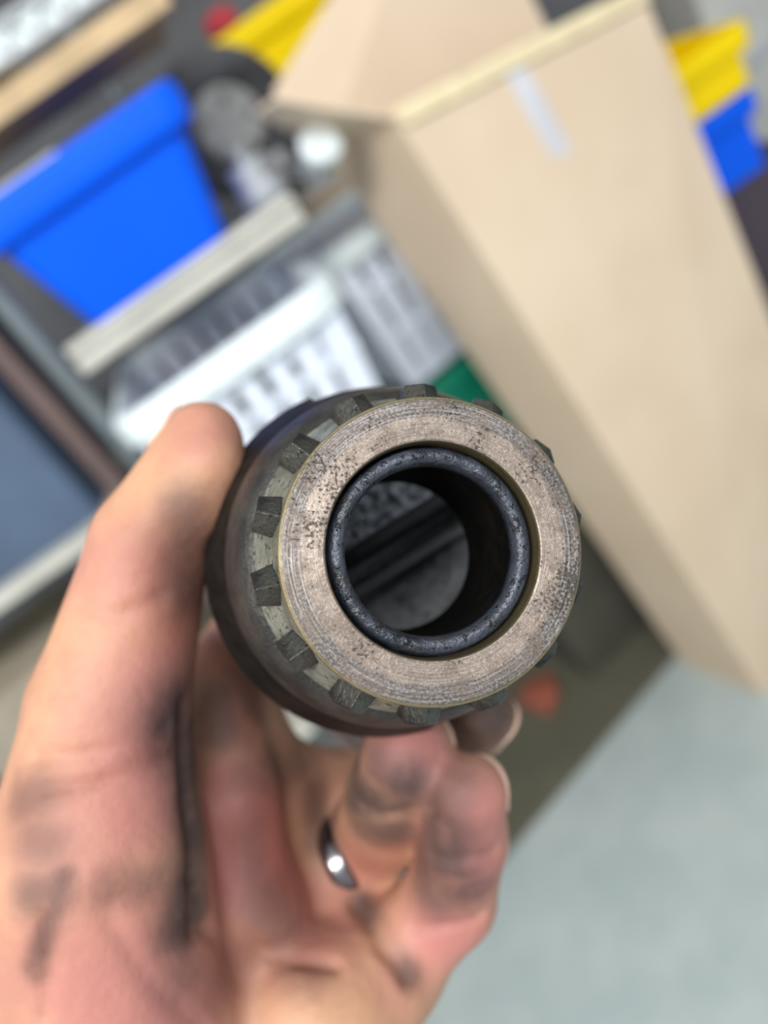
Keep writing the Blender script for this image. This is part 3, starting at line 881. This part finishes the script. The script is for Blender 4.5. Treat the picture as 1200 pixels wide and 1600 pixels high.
# skin creases
creases = [([mm(300, 1110, 127), mm(306, 1260, 127), mm(318, 1440, 133)], 1.6, 1.8), ([mm(40, 1180, 124), mm(160, 1165, 122), mm(275, 1125, 128)], 0.9, 1.2),
           ([mm(60, 1225, 122), mm(170, 1210, 120), mm(285, 1170, 126)], 0.7, 1.0), ([mm(115, 930, 128), mm(180, 950, 126), mm(270, 930, 131)], 0.7, 1.2),
           ([mm(640, 1440, 148), mm(705, 1455, 146), mm(760, 1440, 149)], 1.0, 1.1), ([mm(665, 1345, 143), mm(722, 1352, 141), mm(785, 1340, 145)], 0.9, 1.1),
           ([mm(560, 1270, 158), mm(610, 1285, 154), mm(670, 1275, 156)], 0.9, 1.2), ([mm(555, 1400, 160), mm(600, 1470, 152), mm(645, 1520, 150)], 1.4, 1.5),
           ([mm(190, 1400, 118), mm(260, 1390, 121), mm(310, 1360, 128)], 0.9, 1.4), ([mm(70, 1430, 118), mm(62, 1520, 119), mm(50, 1600, 121)], 0.8, 1.0),
           ([mm(330, 1440, 146), mm(420, 1490, 140), mm(530, 1500, 143)], 1.2, 1.6), ([mm(170, 1400, 118), mm(240, 1520, 119), mm(330, 1600, 130)], 0.5, 1.5)]


def snap(p):
    """the skin point the eye sees in the direction of p"""
    u = p / np.linalg.norm(p)
    t = V @ u
    off = np.linalg.norm(V - t[:, None] * u, axis=1)
    near = np.where(off < 1.6)[0]
    return V[near[V[near, 2].argmin()]] if len(near) else V[np.linalg.norm(V - p, axis=1).argmin()]


def seg_dist(P, pts):
    best = None
    for a, b in zip(pts[:-1], pts[1:]):
        d = b - a
        t = np.clip(((P - a) @ d) / d.dot(d), 0, 1)
        q = np.linalg.norm(P - a - t[:, None] * d, axis=1)
        best = q if best is None else np.minimum(best, q)
    return best


def surface_nets(F):
    S = F < 0
    nx, ny, nz = F.shape
    cs = np.zeros((nx - 1, ny - 1, nz - 1), np.int8)
    for a in (0, 1):
        for b in (0, 1):
            for c in (0, 1):
                cs += S[a:nx - 1 + a, b:ny - 1 + b, c:nz - 1 + c]
    act = (cs > 0) & (cs < 8)
    idx = np.full(act.shape, -1, np.int64)
    ii = np.argwhere(act)
    idx[act] = np.arange(len(ii))
    acc = np.zeros((len(ii), 3)); cnt = np.zeros(len(ii))
    cor = [(a, b, c) for a in (0, 1) for b in (0, 1) for c in (0, 1)]
    val = {q: F[ii[:, 0] + q[0], ii[:, 1] + q[1], ii[:, 2] + q[2]] for q in cor}
    for p in cor:
        for axi in range(3):
            if p[axi]: continue
            q = list(p); q[axi] = 1; q = tuple(q)
            va, vb = val[p], val[q]
            cr = (va < 0) != (vb < 0)
            t = np.where(cr, va / np.where(cr, va - vb, 1), 0)
            pos = np.tile(np.array(p, float), (len(ii), 1)); pos[:, axi] += t
            acc += pos * cr[:, None]; cnt += cr
    V = lo + VX * (ii + acc / cnt[:, None])
    faces = []
    for axi in range(3):
        u, w = (axi + 1) % 3, (axi + 2) % 3
        s0 = [slice(None)] * 3; s1 = [slice(None)] * 3
        s0[axi], s1[axi] = slice(0, -1), slice(1, None)
        A, B = S[tuple(s0)], S[tuple(s1)]
        e = np.argwhere(A != B)
        ok = (e[:, u] > 0) & (e[:, w] > 0) & (e[:, u] < F.shape[u] - 1) & (e[:, w] < F.shape[w] - 1)
        e = e[ok]
        fl = A[e[:, 0], e[:, 1], e[:, 2]]
        def cell(du, dw):
            q = e.copy(); q[:, u] -= du; q[:, w] -= dw
            return idx[q[:, 0], q[:, 1], q[:, 2]]
        quad = np.stack([cell(1, 1), cell(0, 1), cell(0, 0), cell(1, 0)], 1)
        quad[~fl] = quad[~fl][:, ::-1]
        faces.append(quad)
    return V, np.concatenate(faces)


for ax_ in range(3):
    sl = [slice(None)] * 3
    for e_ in (0, 1, -1, -2):
        sl[ax_] = e_
        F[tuple(sl)] = 5.0
V, Q = surface_nets(F)
# two passes of light smoothing, then press the creases in along the normals
E_ = np.concatenate([Q[:, [0, 1]], Q[:, [1, 2]], Q[:, [2, 3]], Q[:, [3, 0]]])
deg = np.bincount(E_.ravel(), minlength=len(V)).astype(float)
for _ in range(3):
    acc = np.zeros_like(V)
    for c in range(3):
        acc[:, c] = np.bincount(E_[:, 0], V[E_[:, 1], c], len(V)) + np.bincount(E_[:, 1], V[E_[:, 0], c], len(V))
    V = V * 0.5 + acc / np.maximum(deg, 1)[:, None] * 0.5
fn = np.cross(V[Q[:, 2]] - V[Q[:, 0]], V[Q[:, 3]] - V[Q[:, 1]])
vn = np.zeros_like(V)
for c in range(3):
    for k in range(4): vn[:, c] += np.bincount(Q[:, k], fn[:, c], len(V))
vn /= np.linalg.norm(vn, axis=1)[:, None] + 1e-9
for pts, dep, wid in creases:
    pr_ = []
    for p in pts:                     # drop each crease point on the nearest skin
        pr_.append(snap(p))
    V = V - vn * (dep * np.exp(-(seg_dist(V, pr_) / wid) ** 2))[:, None]


def stain(spots):
    g = np.zeros(len(V))
    for pts, wid, amt in spots:
        pts = [snap(p) for p in pts]
        d = seg_dist(V, pts) if len(pts) > 1 else np.linalg.norm(V - pts[0], axis=1)
        g = np.maximum(g, amt * np.exp(-(d / (wid * 1.3)) ** 2.6))
    return g


def at(*q): return [mm(x, y, 150) for x, y in q]


grime_shade = stain([(at((285, 1120), (300, 1170)), 6.5, 1.0), (at((295, 1180), (303, 1300), (300, 1440)), 5.0, 1.0), (at((312, 1130), (314, 1290), (312, 1440)), 3.0, 1.0),  # grease, plus shade painted beside the drum and in the finger gap
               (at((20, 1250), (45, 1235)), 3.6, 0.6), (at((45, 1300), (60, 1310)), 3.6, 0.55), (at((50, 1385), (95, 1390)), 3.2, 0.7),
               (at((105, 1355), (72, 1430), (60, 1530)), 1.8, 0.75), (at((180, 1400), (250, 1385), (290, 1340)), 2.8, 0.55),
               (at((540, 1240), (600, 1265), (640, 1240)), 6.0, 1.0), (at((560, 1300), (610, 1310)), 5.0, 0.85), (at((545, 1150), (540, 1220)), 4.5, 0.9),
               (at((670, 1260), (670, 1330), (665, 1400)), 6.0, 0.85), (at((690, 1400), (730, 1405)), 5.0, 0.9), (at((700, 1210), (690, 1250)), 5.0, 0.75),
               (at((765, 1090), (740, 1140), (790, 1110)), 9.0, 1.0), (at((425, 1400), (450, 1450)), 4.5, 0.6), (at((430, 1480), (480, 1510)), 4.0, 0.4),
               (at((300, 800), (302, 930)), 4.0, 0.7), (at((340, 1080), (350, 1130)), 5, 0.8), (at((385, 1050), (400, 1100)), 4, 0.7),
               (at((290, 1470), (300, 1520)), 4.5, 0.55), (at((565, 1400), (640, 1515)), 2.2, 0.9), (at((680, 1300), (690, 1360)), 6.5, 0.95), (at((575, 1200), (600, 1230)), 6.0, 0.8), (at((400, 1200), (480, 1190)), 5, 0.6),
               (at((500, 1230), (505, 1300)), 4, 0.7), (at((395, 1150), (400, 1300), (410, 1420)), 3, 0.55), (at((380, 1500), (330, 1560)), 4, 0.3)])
pink = stain([(at((200, 1520), (250, 1590)), 14, 0.9), (at((620, 1160), (660, 1170)), 7, 1.0), (at((765, 1270), (760, 1390)), 7, 1.0), (at((690, 1480)), 9, 1.0),
              (at((260, 1080), (240, 1240)), 9, 0.9), (at((365, 1230), (365, 1350)), 7, 1.0), (at((120, 880), (230, 930)), 7, 0.5), (at((500, 1430)), 9, 0.6),
              (at((150, 1320), (200, 1440)), 12, 0.6), (at((320, 660)), 5, 0.4), (at((120, 1500)), 10, 0.6)])
red = stain([(at((425, 1290), (440, 1360)), 8, 1.0), (at((280, 860), (290, 970)), 6, 0.7), (at((350, 1000), (390, 1110)), 6, 0.75), (at((560, 1350)), 6, 0.7), (at((600, 1330), (640, 1320)), 6, 0.7),  # red also paints the shade on the thumb beside the drum
             (at((420, 1230), (470, 1240)), 8, 0.45), (at((370, 1480), (460, 1450)), 7, 0.5), (at((110, 1220), (250, 1170)), 2.0, 0.45)])
cen = to_world(mm(300, 1500, 150))
hand_me = mesh('hand', (RC @ (V.T / 1000)).T + np.array([0, 0, EYE]) - cen, [tuple(int(i) for i in q) for q in Q])
for nm, arr in (('grime_shade', grime_shade), ('pink', pink), ('red', red)):
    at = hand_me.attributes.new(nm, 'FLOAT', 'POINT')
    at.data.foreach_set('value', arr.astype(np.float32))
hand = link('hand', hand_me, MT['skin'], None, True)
hand.location = cen
tag(hand, 'grease-stained left hand of a person, palm to the viewer, gripping the gear shaft', 'person')


def nail(prev, tip, out, wide):
    """curved nail plate lying on the last finger segment, bulging along out"""
    a, r = J[tip]; p = J[prev][0]
    d = (a - p) / np.linalg.norm(a - p)
    out = np.array(out, float); out -= d * out.dot(d); out /= np.linalg.norm(out)
    s = np.cross(d, out)
    vs, fs = [], []
    nu, nv = 9, 7
    for layer in (0.35, -0.6):
        for i in range(nu):
            for j in range(nv):
                u = (i / (nu - 1) - .5) * 2; w = j / (nv - 1)
                th = u * 0.95 * (1 - 0.25 * (abs(w - .5) * 2) ** 4)
                q = a + d * (-7 + 11 * w - 2.0 * u * u * (1 if w > .5 else -1) * abs(w - .5) * 2)
                tt = np.clip((q - p).dot(d) / np.linalg.norm(a - p), 0, 1)
                rr = J[prev][1] + (r - J[prev][1]) * tt
                over = max(0, (q - a).dot(d)); rr = math.sqrt(max(1, rr * rr - over * over * 0.6))
                vs.append(to_world(q + (out * math.cos(th) + s * math.sin(th)) * (rr + layer)) - cen)
    L = nu * nv
    for i in range(nu - 1):
        for j in range(nv - 1):
            k = i * nv + j
            fs.append((k, k + 1, k + nv + 1, k + nv)); fs.append((L + k, L + k + nv, L + k + nv + 1, L + k + 1))
    ed = [i * nv for i in range(nu)] + [(nu - 1) * nv + j for j in range(1, nv)] + [i * nv + nv - 1 for i in range(nu - 2, -1, -1)] + [j for j in range(nv - 2, 0, -1)]
    for x, y in zip(ed, ed[1:] + ed[:1]): fs.append((x, y, L + y, L + x))
    MB().add(vs, fs).build('fingernail', MT['nail'], hand, smooth=True)


nail('TI', 'TT', (-0.9, -0.3, 0.55), 6)
nail('ID', 'IT', (0.2, -0.4, 1), 6)
nail('MD', 'MTp', (0.75, 0.6, 0.5), 6)
nail('RD', 'RT', (0.5, 0.2, 0.9), 6)
nail('PD', 'PT', (0.6, 0.1, 0.8), 6)
# finger ring on the ring finger's first segment
a, b = J['RM'][0], J['RP'][0]
cR = a + (b - a) * 0.58
dR = (b - a) / np.linalg.norm(b - a)
ro = MB().lathe(mmprof([(9.9, -2.6), (10.9, -2.3), (11.3, -1.2), (11.4, 0), (11.3, 1.2), (10.9, 2.3), (9.9, 2.6)]), 64, closed=True).build('finger_ring', MT['band'], None, smooth=True)
z_ = Vector((RC @ dR).tolist())
ro.rotation_euler = z_.to_track_quat('Z', 'Y').to_euler()
ro.location = to_world(cR)
tag(ro, 'dark polished metal band worn on the ring finger', 'ring')
